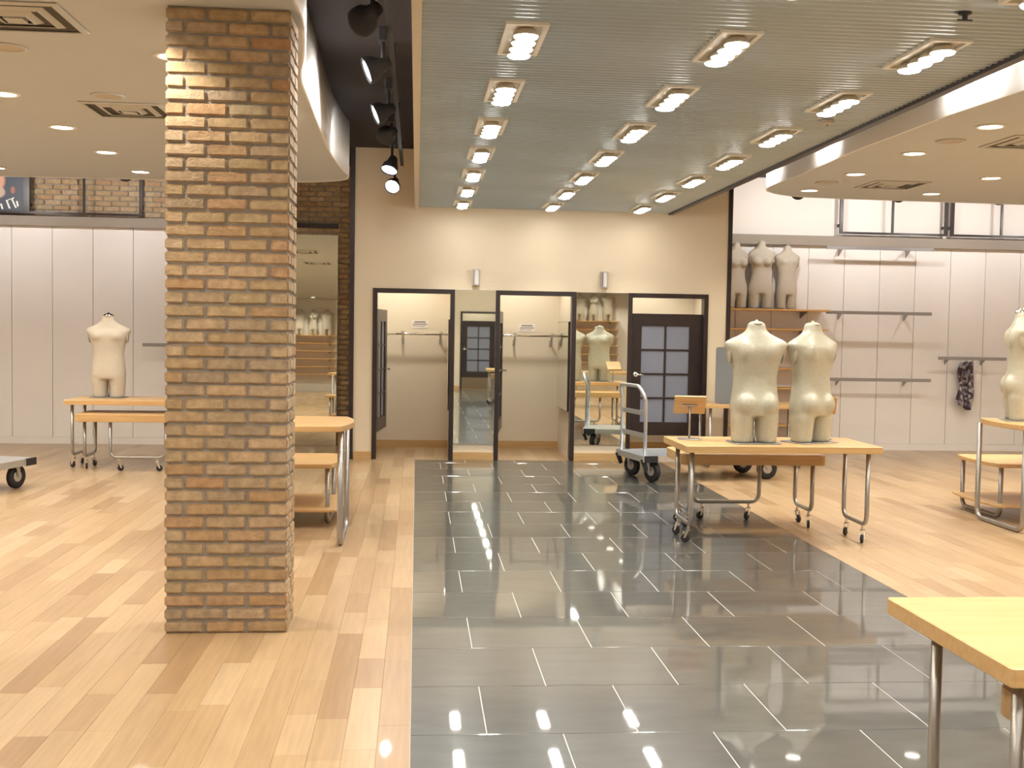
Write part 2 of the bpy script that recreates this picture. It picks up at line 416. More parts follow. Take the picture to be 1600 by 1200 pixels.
# ------------------------------------------------------------ fitting-room block
doors = [(-.528, .467), (.969, 1.967), (2.615, 3.625)]
DT, FW = 2.09, .054
def block_wall(name, y0, y1, openings, x0, x1, label):
    mb = MB(); xs = x0
    for a, b in openings:
        mb.box(xs, a, y0, y1, 0, ZU); mb.box(a, b, y0, y1, DT, ZU); xs = b
    mb.box(xs, x1, y0, y1, 0, ZU)
    return struct(name, mb, 'beige', label)
block_wall('wall_back', YB, YB+.11, doors, BX0, BX1, 'beige fitting-room wall with three dark door frames')
YI = 15.34
mb = MB()
for x in ((BX0, BX0+.09), (.445, .545), (1.945, 2.045), (BX1-.09, BX1)): mb.box(x[0], x[1], YB+.11, YI, 0, ZU)
mb.box(BX0, BX1, YI, YI+.10, 0, ZU)
struct('wall_stalls', mb, 'stallw', 'partition and rear walls inside the fitting rooms')
boxes('ceiling_stalls', 'plain ceiling of the fitting rooms', 'stallw', [(BX0+.09, BX1-.09, YB+.11, YI, 2.75, 2.80)])
boxes('baseboard_stalls', 'wood baseboard at the rear of the fitting rooms', 'table', [(BX0+.09, .445, YI-.015, YI, 0, .10), (.545, 1.945, YI-.015, YI, 0, .10), (2.045, BX1-.09, YI-.015, YI, 0, .10)])
bb = [(BX0+.055, -.53), (.468, .968), (1.968, 2.614), (3.626, BX1-.055)]
boxes('baseboard_back', 'low wood baseboard between the door frames', 'table', [(a, b, YB-.014, YB, 0, .095) for a, b in bb])
boxes('trim_4', 'dark vertical corner trim between brick wall and beige wall', 'dark', [(BX0-.012, BX0+.045, YB-.02, YB+.06, 0, ZU)])
boxes('trim_5', 'dark vertical corner trim beside the high mannequin shelf', 'dark', [(BX1-.045, BX1+.006, YB-.02, YB+.06, 0, ZU)])

def leaf_mesh(W=.91, z0=.32, z1=1.84):
    """leaf with hinge at x=0, in plane y 0..0.045"""
    mb = MB(); g0, g1, h0, h1 = .13, .13+.605, .485, 1.69
    t = .045
    mb.box(0, g0, 0, t, z0, z1); mb.box(g1, W, 0, t, z0, z1); mb.box(g0, g1, 0, t, z0, h0); mb.box(g0, g1, 0, t, h1, z1)
    mb.box((g0+g1)/2-.013, (g0+g1)/2+.013, .004, t-.004, h0, h1)
    for k in range(1, 4):
        z = h0 + (h1-h0)*k/4; mb.box(g0, g1, .006, t-.006, z-.012, z+.012)
    panes = []
    for i in range(2):
        for k in range(4):
            xa = g0 + (g1-g0)*i/2 + (.013 if i else 0); xb = g0 + (g1-g0)*(i+1)/2 - (0 if i else .013)
            panes.append((xa, xb, .016, t-.016, h0 + (h1-h0)*k/4 + (.012 if k else 0), h0 + (h1-h0)*(k+1)/4 - (.012 if k < 3 else 0)))
    return mb, panes
def make_door(name, a, b, y, ang, flip, label, face=-1):
    """frame around the opening a..b in a wall whose front face is y; face=-1 looks to -y"""
    s = face
    ya, yb = sorted((y + s*.018, y - s*.128))
    fr = MB().box(a, a+FW, ya, yb, 0, DT).box(b-FW, b, ya, yb, 0, DT).box(a+FW, b-FW, ya, yb, DT-FW, DT)
    d = struct(name, fr, 'dark', label, bevel=.003, seg=1)
    mb, panes = leaf_mesh()
    lf = mb.build('leaf', 'dark', d, bevel=.002, seg=1)
    for p in panes: MB().box(*p).build('pane', 'frost', lf)
    hx = .06 if flip else .85
    hy = .0
    for sd in (0, 1):
        yy, q = (0, -1) if sd == 0 else (.045, 1)
        h = MB().lathe([(.0, 0), (.034, 0), (.034, .008), (.030, .012), (.0, .012)], (hx, yy, 1.08), 18, ax=(0, q, 0))
        dx = .10 if flip else -.10
        h.tube([(hx, yy, 1.08), (hx, yy+q*.045, 1.08), (hx+dx*.15, yy+q*.052, 1.08), (hx+dx, yy+q*.052, 1.076)], .010, 8)
        h.build('lever_handle', 'chrome', lf, smooth=True)
    lf.location = (a+FW+.003, y - s*.05, 0); lf.rotation_euler = (0, 0, ang)
    return d
make_door('door_1', *doors[0], YB, math.radians(84), False, 'dark French door standing open beside the dark corner trim')
make_door('door_2', *doors[1], YB, math.radians(83), False, 'dark French door standing open between the two narrow mirrors')
make_door('door_3', *doors[2], YB, 0, True, 'closed dark French door with eight frosted panes and open transom')
def wall_mirror(x0, x1, z0, z1, y, label, tilt=0, name='wall_mirror'):
    t = thing(name, label, 'mirror', ((x0+x1)/2, y, z0)); t.rotation_euler = (tilt, 0, 0)
    h = (x1-x0)/2
    MB().box(-h, h, -.010, 0, 0, z1-z0).build('glass', 'mirror', t)
    MB().box(-h-.004, h+.004, -.002, .006, -.004, z1-z0+.004).build('backing', 'sconce', t)
    return t
wall_mirror(.470, .966, .20, 2.085, YB-.006, 'narrow frameless wall mirror between the two open fitting-room doors')
wall_mirror(1.970, 2.612, .20, 2.085, YB-.006, 'frameless wall mirror beside the closed French door')
wall_mirror(-1.95, -1.067, .005, 2.84, YW-.070, 'tall mirror leaning on the brick wall beside dark corner trim', math.radians(-.75))
def side_mirror(x, label):
    t = thing('stall_mirror', label, 'mirror', (x, 14.60, .60))
    MB().box(-.048, -.044, -.52, .52, 0, 1.12).build('glass', 'mirror', t); MB().box(-.044, .004, -.525, .525, -.005, 1.125).build('backing', 'dark', t)
side_mirror(.443, 'mirror on the side wall of the fitting room next to the dark corner trim')
side_mirror(1.943, 'mirror on the side wall of the fitting room between the narrow mirrors')
def stall_rail(x0, x1, label):
    z, y = 1.535, YI-.16
    t = thing('clothes_rail', label, 'clothes rail', ((x0+x1)/2, YI, z)); c = (x0+x1)/2
    MB().tube([(x0-c, y-YI, 0), (x1-c, y-YI, 0)], .018, 10).build('rod', 'chrome', t, smooth=True)
    for bx in (x1-.62, x1-.12):
        b = MB().tube([(bx-c, -.004, -.12), (bx-c, -.05, -.10), (bx-c, -.12, -.035), (bx-c, y-YI, -.008)], [.018, .016, .014, .022], 8)
        b.box(bx-c-.02, bx-c+.02, -.008, 0, -.14, -.06); b.lathe([(0, 0), (.03, 0), (.02, .03), (0, .032)], (bx-c, y-YI, .008), 10)
        b.build('bracket', 'sconce', t)
stall_rail(BX0+.09, .445, 'chrome rail on two brackets in the fitting room next to corner trim')
stall_rail(.545, 1.945, 'chrome rail on brackets in the fitting room between the narrow mirrors')
def notice(x, z, label):
    t = thing('notice_sign', label, 'sign', (x, YI, z))
    MB().box(-.115, .115, -.006, 0, -.055, .055).build('card', 'sign', t, bevel=.002, seg=1)
    mb = MB()
    for x0, x1, z0, z1 in [(-.075+.0215*k, -.075+.0215*k+.017, .018, .042) for k in range(7)] + [(-.095, .095, -.006, .006), (-.098, -.02, -.026, -.019), (-.01, .06, -.03, -.023)]:
        mb.box(x0, x1, -.008, -.0055, z0, z1)
    mb.build('lettering', 'ink', t)
notice(.05, 1.665, 'small white notice card above the rail in the fitting room next to corner trim')
notice(1.50, 1.640, 'small white notice card above the rail between the narrow mirrors')
for x, nm in ((.72, 'small steel wall sconce above the mirror between the open doors'), (2.305, 'small steel wall sconce above the mirror beside the closed door')):
    t = thing('wall_sconce', nm, 'sconce', (x, YB, 2.245))
    MB().box(-.045, .045, -.015, 0, -.1, .1).build('back_plate', 'sconce', t, bevel=.003, seg=1)
    MB().box(-.045, .045, -.07, -.015, .085, .1).box(-.045, .045, -.07, -.015, -.1, -.085).box(-.045, -.036, -.07, -.015, -.085, .085).build('bracket', 'sconce', t)
    MB().lathe([(0, -.085), (.03, -.085), (.03, .085), (0, .085)], (.004, -.045, 0), 14).build('lens', 'white_lens', t, smooth=False)
# front fitting block (seen in the narrow mirror)
fd = [(1.17, 2.17)]
block_wall('wall_front_block', YFB-.11, YFB, fd, 0, 3.9, 'beige wall with a dark door opposite the mirrors')
boxes('wall_front_stall', 'rear and side walls of the fitting room opposite', 'stallw', [(0, 3.9, YFB-1.5, YFB-1.4, 0, ZU), (0, .09, YFB-1.4, YFB-.11, 0, ZU), (3.81, 3.9, YFB-1.4, YFB-.11, 0, ZU)])
boxes('baseboard_front', 'wood baseboard on the wall opposite the mirrors', 'table', [(0, 1.169, YFB, YFB+.014, 0, .095), (2.171, 3.9, YFB, YFB+.014, 0, .095)])
make_door('door_4', *fd[0], YFB, 0, True, 'closed dark French door reflected in the narrow mirror', face=1)

# ------------------------------------------------------------ ceilings
boxes('ceiling_upper', 'dark open ceiling above the track lights', 'black', [(XL, XR, YF, YW+.1, ZU, ZU+.1)])
mb = MB(); ys = YFB; p = .066; pts = []
while ys < YB-.03:
    for dy, dz in ((0, 0), (.020, 0), (.027, .014), (.059, .014)):
        if ys+dy < YB-.02: pts.append((ys+dy, ZM+dz))
    ys += p
vs = [(x, y, z) for (y, z) in pts for x in (SX0+.01, 3.10)]
mb.add(vs, [(2*i, 2*i+1, 2*i+3, 2*i+2) for i in range(len(pts)-1)])
mb.box(SX0+.01, 3.10, YFB, YB-.02, ZM+.03, ZM+.05)
cm = struct('ceiling_metal', mb, 'corr', 'lowered corrugated metal ceiling above the slate tile strip')
boxes('trim_6', 'cream side fascia of the metal ceiling', 'cream', [(-.036, .012, YFB, YB, ZM-.012, ZU)])
boxes('trim_7', 'dark angle trim along the metal ceiling edge', 'dark', [(3.095, 3.15, YFB, YB, ZM-.02, ZM+.075)])

def smooth_curve(pts, n=6):
    out = []
    for i in range(len(pts)-1):
        p0, p1, p2, p3 = (Vector(pts[max(0, min(len(pts)-1, j))]) for j in (i-1, i, i+1, i+2))
        for k in range(n):
            t = k/n
            out.append(.5*((2*p1) + (p2-p0)*t + (2*p0-5*p1+4*p2-p3)*t*t + (3*p1-p0-3*p2+p3)*t*t*t))
    out.append(Vector(pts[-1])); return out
def soffit(name, edge, far, xo, label, flabel):
    """edge: curve of the free edge from the front to the back; then on to the outer wall"""
    c = [(p.x, p.y) for p in smooth_curve(edge)]
    poly = [(xo, YF)] + c + [(xo, far)]
    o = struct(name, MB().prism(poly, ZS, ZS+.012), 'soffit', label)
    mb = MB(); n = len(c); path = c + [(xo, far)]
    n = len(path)
    vs = [(x, y, z) for z in (ZS-.004, ZU) for x, y in path]
    mb.add(vs, [(i, i+1, n+i+1, n+i) for i in range(n-1)])
    f = mb.build('fascia', 'fascia', o, smooth=False); smooth_angle(f, .5)
    sd = f.modifiers.new('thick', 'SOLIDIFY'); sd.thickness = .02; sd.offset = 0
    return o
soffit('ceiling_left', [(-.62, YF), (-.62, 2), (-.62, 5.5), (-.62, 6.2), (-.68, 6.9), (-.765, 7.6), (-.785, 8.6), (-.80, 9.4), (-.812, 10.4), (-.80, 11.2), (-.765, 11.9), (-.74, 12.25), (-.80, 12.58), (-1.0, 12.78), (-1.4, 12.92), (-2.2, 13.0)], 13.24, XL, 'low beige soffit ceiling of the left bay with curved edge', '')
soffit('ceiling_right', [(3.72, YF), (3.72, 2), (3.75, 5), (3.88, 6.4), (3.915, 7.1), (3.87, 7.6), (3.835, 8.1), (3.81, 9.0), (3.79, 9.6), (3.815, 10.4), (3.835, 11.2), (3.815, 11.85), (3.84, 12.3), (3.99, 12.66), (4.37, 12.97), (4.95, 13.07)], 13.30, XR, 'low beige soffit ceiling of the right bay with curved edge', '')

# ------------------------------------------------------------ lamps
FXS, FYS = (.52, 1.572, 2.633), [5.78 + 1.2435*k for k in range(-6, 7)]
def make_fixture():
    t = thing('ceiling_fixture', 'rectangular four-lamp fixture recessed in the corrugated metal ceiling', 'ceiling light', group='four-lamp fixtures of the metal ceiling')
    fr = MB().box(-.105, -.080, -.31, .31, -.012, .012).box(.080, .105, -.31, .31, -.012, .012).box(-.08, .08, -.31, -.28, -.012, .012).box(-.08, .08, .28, .31, -.012, .012)
    fr.build('frame', 'framew', t); MB().box(-.08, .08, -.28, .28, -.002, .010).build('tray', 'tray', t)
    for k in range(4):
        y = -.195 + .13*k
        l = MB().lathe([(.03, .002), (.048, -.012), (.064, -.034), (.064, -.040), (.061, -.040)], (0, y, 0), 18).build('lamp_head', 'tray', t, smooth=True)
        MB().lathe([(0, -.037), (.061, -.037), (.055, -.047), (.03, -.053), (0, -.055)], (0, y, 0), 18).build('lens', 'lamp', l, smooth=True)
    spot((0, 0, -.075), (0, 0, -1), P_FIX, C_FIX, 92, .9, .07, t)
    return t
fx = make_fixture(); first = True
for x, wh in zip(FXS, ('of the metal ceiling beside the cream fascia', 'in the middle row of the metal ceiling', 'of the metal ceiling beside the dark angle trim')):
    for y in FYS:
        o = fx if first else copy_tree(fx); first = False
        o.location = (x, y, ZM-.002); o['label'] = 'rectangular four-lamp ceiling fixture ' + wh; o['group'] = 'four-lamp fixtures ' + wh
def make_down(label, group):
    t = thing('downlight', label, 'downlight', group=group)
    MB().lathe([(.085, .0), (.115, 0), (.115, -.006), (.095, -.010), (.085, -.006), (.085, 0)], (0, 0, 0), 24).build('trim_ring', 'framew', t, smooth=True)
    MB().lathe([(0, -.004), (.088, -.004), (.088, .006), (0, .006)], (0, 0, 0), 24).build('lens', 'down', t)
    spot((0, 0, -.03), (0, 0, -1), P_DOWN, C_DOWN, 130, .45, .08, t)
    return t
DYS = [7.06 + 1.335*k for k in range(-11, 5)]
for cols, lab, grp in (((-1.48, -2.935, -4.42, -5.9), 'round downlight of the left soffit', 'downlights of the left bay'), ((4.352, 5.76, 7.2, 8.7), 'round downlight of the right soffit', 'downlights of the right bay')):
    d = make_down(lab, grp); first = True
    for ci, x in enumerate(cols):
        for y in DYS:
            if abs(x) < 1.6 and y > 7.5: continue        # the photograph shows none beyond the column here
            if y < 5 and (ci in (1, 3)): continue
            o = d if first else copy_tree(d); first = False
            wh = ', in the row nearest the curved fascia' if ci == 0 else ', in the second row from the curved fascia' if ci == 1 else ', in the rows far from the curved fascia'
            o.location = (x, y, ZS); o['label'] = lab + wh; o['group'] = grp + wh
def make_vent():
    t = thing('air_vent', 'square air diffuser', 'air vent')
    fr = MB()
    MB().box(-.27, .27, -.27, .27, -.003, .008).build('backing', 'ventd', t)
    for i, (a, b, z) in enumerate(((.30, .265, -.008), (.205, .165, -.016), (.115, .075, -.022))):
        q = MB()
        for sx in (-1, 1):
            q.add([(sx*a, -a, -.002), (sx*a, a, -.002), (sx*b, b, z), (sx*b, -b, z)], [(0, 1, 2, 3)])
            q.add([(-a, sx*a, -.002), (a, sx*a, -.002), (b, sx*b, z), (-b, sx*b, z)], [(0, 1, 2, 3)])
        o = q.build('louvre', 'vent', t); sd = o.modifiers.new('t', 'SOLIDIFY'); sd.thickness = .006; sd.offset = 1
    MB().box(-.05, .05, -.05, .05, -.024, -.004).build('centre_plate', 'vent', t)
    return t
for x, wh in ((-3.5, 'leaning'), (5.8, 'beige-wall')):  # added lamps, only there to brighten the front wall reflected in the mirrors
    d = make_down('round lamp added to brighten the front wall shelves seen in the %s mirror' % wh, None); d.location = (x, YF+1.1, ZS)
v0 = make_vent(); first = True
for x, y, lb in ((-2.13, 6.28, 'square air diffuser in the left soffit nearest the front of the store'), (-2.18, 8.87, 'square air diffuser in the left soffit beside the brick column'), (5.02, 9.0, 'square air diffuser of the right soffit between the downlight rows, larger'), (5.03, 11.76, 'square air diffuser in the right soffit near its rear edge')):
    o = v0 if first else copy_tree(v0); first = False
    o.location = (x, y, ZS); o['label'] = lb
v0['label'] = 'square air diffuser in the left soffit, farther from the panel wall'
for o in bpy.data.objects:
    if o.get('label', '').endswith(', larger'): o['label'] = 'square air diffuser in the right soffit, away from its rear edge'
for x, y, lb in ((-2.2, 8.34, 'round speaker grille beside the square diffuser in left soffit'), (-2.42, 6.98, 'flat round speaker grille between two diffusers in left soffit'), (4.36, 9.06, 'round speaker grille between downlights in right soffit'), (4.30, 11.73, 'faint round speaker grille near the rear edge of right soffit')):
    t = thing('ceiling_speaker', lb, 'speaker', (x, y, ZS))
    MB().lathe([(.085, 0), (.12, 0), (.118, -.008), (.085, -.008), (.085, 0)], n=24).build('rim', 'vent', t, smooth=True); MB().lathe([(0, -.006), (.086, -.006), (.086, .004), (0, .004)], n=24).build('grille', 'grille', t)
t = thing('sprinkler_head', 'small dark sprinkler head in the metal ceiling', 'sprinkler', (2.47, 5.03, ZM-.001))
MB().lathe([(0, 0), (.03, 0), (.03, -.006), (.012, -.012), (.012, -.03), (0, -.032)], n=12).build('escutcheon', 'blk', t); MB().box(-.035, .035, -.004, .004, -.036, -.030).build('deflector', 'blk', t)
t = thing('smoke_detector', 'small round detector in the metal ceiling beside the fixture row', 'detector', (2.80, 7.65, ZM-.001))
MB().lathe([(0, 0), (.045, 0), (.045, -.02), (.02, -.03), (0, -.03)], n=16).build('body', 'grille', t); MB().lathe([(0, -.03), (.01, -.03), (0, -.036)], n=10).build('sensor', 'blk', t)

# track lights
def track(x, y0, y1, z, label):
    t = thing('light_track', label, 'light track', (x, y0, z))
    MB().box(-.018, .018, 0, y1-y0, -.02, .02).build('rail', 'blk', t)
    k = max(2, int((y1-y0)/2))
    for i in range(k+1):
        y = .05 + (y1-y0-.1)*i/k; MB().tube([(0, y, .02), (0, y, ZU-z)], .008, 8).build('stem', 'blk', t)
def track_head(loc, aim, label, group=None, power=P_TRACK, zt=3.52, size=75, s=1.0, blend=.45):
    """bell-shaped head; loc = pivot of the head"""
    t = thing('track_light', label, 'track light', loc, group=group)
    a = (Vector(aim) - Vector(loc)).normalized()
    MB().box(-.03*s, .03*s, -.09*s, .09*s, zt-loc[2]-.10, zt-loc[2]-.018).build('ballast_box', 'blk', t, bevel=.004, seg=1)
    MB().tube([(0, 0, zt-loc[2]-.06), (0, 0, .03), (0, 0, 0)], .014, 8).build('stem', 'blk', t, smooth=True)
    h = MB().lathe([(.0, -.06*s), (.038*s, -.055*s), (.045*s, -.02*s), (.055*s, .02*s), (.085*s, .06*s), (.095*s, .115*s), (.095*s, .13*s), (.088*s, .13*s), (.086*s, .115*s)], (0, 0, 0), 20, ax=a).build('head', 'blk', t, smooth=True)
    MB().lathe([(0, .112*s), (.086*s, .112*s), (.07*s, .121*s), (0, .124*s)], (0, 0, 0), 20, ax=a).build('lens', 'trackl', t, smooth=True)
    spot(a*(.14*s), a*2, power, C_TRACK, size, blend, .05, t)
    return t
track(-.19, 2.0, 13.4, 3.52, 'black light track hanging in the dark slot beside the metal ceiling')
TH = [((-.25, 6.15, 3.28), (-.75, 6.75, 3.0), 22), ((-.23, 7.35, 3.28), (-.80, 7.25, 3.02), 110), ((-.23, 8.82, 3.28), (-.80, 8.72, 3.02), 80), ((-.24, 10.2, 3.34), (-.75, 11.0, 3.22), 30), ((-.26, 11.45, 3.27), (-.40, 11.2, 2.75), 25), ((-.26, 12.85, 3.24), (-.42, 12.3, 2.85), 25)]
tl = ['dark bell track spotlight nearest the store front over the column', 'black track spotlight aimed sideways level with the column rear', 'second black track spotlight aimed sideways along the curved fascia', 'black track spotlight turned away before the dark slot end', 'black track spotlight tilted down in front of the beige wall', 'black track spotlight glowing closest to the beige wall']
for (l, a, pw), lb in zip(TH, tl): track_head(l, a, lb, 'track lights beside the metal ceiling', pw, s=.9, size=150 if pw > 30 else 75)
track(3.36, 2.0, 13.4, 3.66, 'black light track hidden above the edge of the metal ceiling')
for y, tz in ((5.4, 3.3), (6.7, 3.3), (7.7, 3.3), (10.35, 3.3), (12.05, 3.3)):
    track_head((3.36, y, 3.46), (3.86, y, tz), 'black track spotlight above the metal ceiling aimed at the right fascia', 'track lights above the metal ceiling', zt=3.66, size=120, blend=1)
for x, lb in ((-5.26, 'L'), (-3.52, 'L'), (4.80, 'R'), (6.12, 'R'), (7.45, 'R'), (9.0, 'R'), (-6.8, 'L')):
    wl = lb == 'L'
    track_head((x, 14.0, 3.44), (x, 15.5, 3.05), 'black wall-washing track spotlight above the rear edge of the %s soffit' % ('left' if wl else 'right'), 'wall washers of the %s bay' % ('left' if wl else 'right'), P_WASH*(.85 if wl else 1), zt=3.62, size=120)
def xtrack(x0, x1, label, y=14.0):
    t = thing('light_track', label, 'light track', (x0, y, 3.62))
    MB().box(0, x1-x0, -.018, .018, -.02, .02).build('rail', 'blk', t)
    for i in range(4): MB().tube([(.1+(x1-x0-.2)*i/3, 0, .02), (.1+(x1-x0-.2)*i/3, 0, ZU-3.62)], .008, 8).build('stem', 'blk', t)
xtrack(-7.2, -2.6, 'black light track behind the left soffit'); xtrack(4.2, 10.0, 'black light track behind the right soffit')
# downlights inside the fitting rooms; the last is added to brighten the one opposite
t0 = make_down('round recessed downlight in the fitting-room ceiling', 'downlights of the fitting rooms')
boxes('ceiling_front_stall', 'plain ceiling of the fitting room opposite the mirrors', 'stallw', [(.09, 3.81, YFB-1.4, YFB-.11, 2.75, 2.80)])
for i, (x, y) in enumerate(((-.2, 14.65), (1.3, 14.65), (3.0, 14.65), (1.7, YFB-.75))):
    o = t0 if i == 0 else copy_tree(t0); o.location = (x, y, 2.75)
    for c in o.children:
        if c.type == 'LIGHT':
            if i == 0: c.data = c.data.copy(); c.data.energy = P_STALL

# ------------------------------------------------------------ furniture
def caster(mb_f, mb_w, x, y, r=.034, ang=0, zf=.13):
    dx, dy = math.cos(ang), math.sin(ang)
    cx, cy = x + dx*.022, y + dy*.022
    ax = Vector((-dy, dx, 0))
    mb_w.lathe([(0, -.011), (r*.8, -.011), (r, -.007), (r, .007), (r*.8, .011), (0, .011)], (cx, cy, r), 14, ax=ax)
    mb_f.lathe([(0, 0), (.012, 0), (.012, -.025), (.022, -.03), (.022, -.036), (0, -.036)], (x, y, zf), 10)
    for sg in (-1, 1):
        o = ax*.016*sg; p0, p1 = Vector((x, y, zf-.034)) + o, Vector((cx, cy, r)) + o
        d = Vector((dx, dy, 0))*.013; e = ax*.002
        mb_f.loft([[p0-d-e, p0+d-e, p0+d+e, p0-d+e], [p1-d*.6-e, p1+d*.6-e, p1+d*.6+e, p1-d*.6+e]])
def add_casters(t, lst):
    for i, (x, y, a) in enumerate(lst):
        f, w_ = MB(), MB(); caster(f, w_, x, y, ang=a)
        fo = f.build('caster', 'chrome', t); w_.build('wheel', 'rubber', fo, smooth=False)
R_LEG = .0175
def table_a(label, loc, rz=0, group=None):
    """tall nesting table on casters; local origin = front left corner"""
    t = thing('display_table', label, 'table', loc, rz, group); W, D_, H = 1.53, .78, .76
    tp = MB().prism(rrect(0, W, 0, D_, .012, 3), H-.052, H).build('table_top', 'table', t, bevel=.003, seg=1)
    for x in (.07, W-.08):
        MB().tube(upath((x, .09), (x, D_-.22), H-.05, .150), R_LEG, 10).build('leg_frame', 'steel', t, smooth=True)
    add_casters(t, [(.07, .16, 2.6), (.07, D_-.29, 2.2), (W-.08, .16, 4.2), (W-.08, D_-.29, 4.0)])
    return t
def table_b(label, loc, rz=0):
    """lower nesting table with thick rounded edge, two end frames and one long frame"""
    t = thing('nesting_table', label, 'table', loc, rz); W, D_, H = 1.20, .66, .62
    MB().prism(rrect(0, W, 0, D_, .06, 5), H-.082, H).build('table_top', 'table', t, bevel=.005)
    for x in (.085, W-.085):
        MB().tube(upath((x, .10), (x, .52), H-.08, .150), R_LEG, 10).build('leg_frame', 'steel', t, smooth=True)
        for y in (.10, .52):
            MB().prism([(x-.012, y-.012), (x+.012, y-.012), (x+.012, y+.012), (x-.012, y+.012)], H-.12, H-.08).build('leg_socket', 'steel', t)
    MB().tube(upath((.23, .60), (.82, .60), H-.08, .150), R_LEG, 10).build('leg_frame', 'steel', t, smooth=True)
    add_casters(t, [(.085, .17, 2.2), (.085, .45, 2.4), (W-.085, .17, 4.4), (W-.085, .45, 4.9), (.32, .60, 3.5), (.73, .60, 3.8)])
    return t
TA = table_a('tall maple display table on casters carrying two cream torsos', (2.03, 8.32, 0))
TB = table_b('low nesting table tucked under the table with two torsos', (2.17, 8.98, 0))
table_a('tall maple display table on casters by the left panel wall', (-3.84, 12.74, 0))
table_b('low nesting table in front of the left panel wall', (-2.48, 13.20, 0), PI)
table_a('tall maple display table whose corner juts over the slate tiles', (1.535, 2.74, 0))
table_b('low nesting table under the table jutting over slate tiles', (1.67, 2.42, 0))
table_a('maple display table with a torso seen only in the mirror', (3.3, 3.5, 0))

def bowed(s, W, D_, bow):
    n = 10; e = [(s*(bow*((2*k/n-1)**2)), .02+(D_-.04)*k/n) for k in range(n+1)]
    poly = [(s*W, 0), (s*(bow+.05), 0)] + e + [(s*(bow+.05), D_), (s*W, D_)]
    if s < 0: poly.reverse()
    return poly
def sled_table(label, loc, mir=1, W=1.7):
    """large bowed-edge table on sled frames; origin at the visible end, front; extends +x (mir=1) or -x"""
    t = thing('sled_table', label, 'table', loc); H = .90; D_ = .90; s = mir
    MB().prism(bowed(s, W, D_, .07), H-.045, H).build('table_top', 'table', t, bevel=.006)
    for x in (.08, W-.10):
        MB().tube(upath((s*x, .14), (s*x, .90), H-.04, .022, .09), .022, 10).build('sled_frame', 'steel', t, smooth=True)
    return t
def sled_low(label, loc, mir=1, W=1.2):
    t = thing('low_table', label, 'table', loc); H = .50; D_ = .82; s = mir
    MB().prism(bowed(s, W, D_, .05), H-.035, H).build('table_top', 'table', t, bevel=.005)
    for x in (.09, W-.10):
        MB().tube(upath((s*x, .06), (s*x, .76), H-.03, .022, .08), .020, 10).build('sled_frame', 'steel', t, smooth=True)
    q = [(x, y-.10) for x, y in bowed(s, W-.06, .92, .05)]
    MB().prism(q, .125, .145).build('low_shelf', 'table', t, bevel=.003, seg=1).location = (-s*.04, 0, 0)
    MB().tube([(s*.09, .40, .112), (s*(W-.10), .40, .112)], .013, 8).build('shelf_bar', 'steel', t, smooth=True)
    return t
sled_table('large maple sled table carrying a single torso in right bay', (4.91, 8.72, 0), 1)
sled_low('low maple sled table with bottom shelf under the right bay torso table', (5.09, 9.52, 0), 1)
sled_table('large maple sled table half hidden behind the brick column', (-.455, 8.14, 0), -1, 1.22)
sled_low('low maple sled table with bottom shelf behind the brick column', (-.61, 9.18, 0), -1, 1.05)

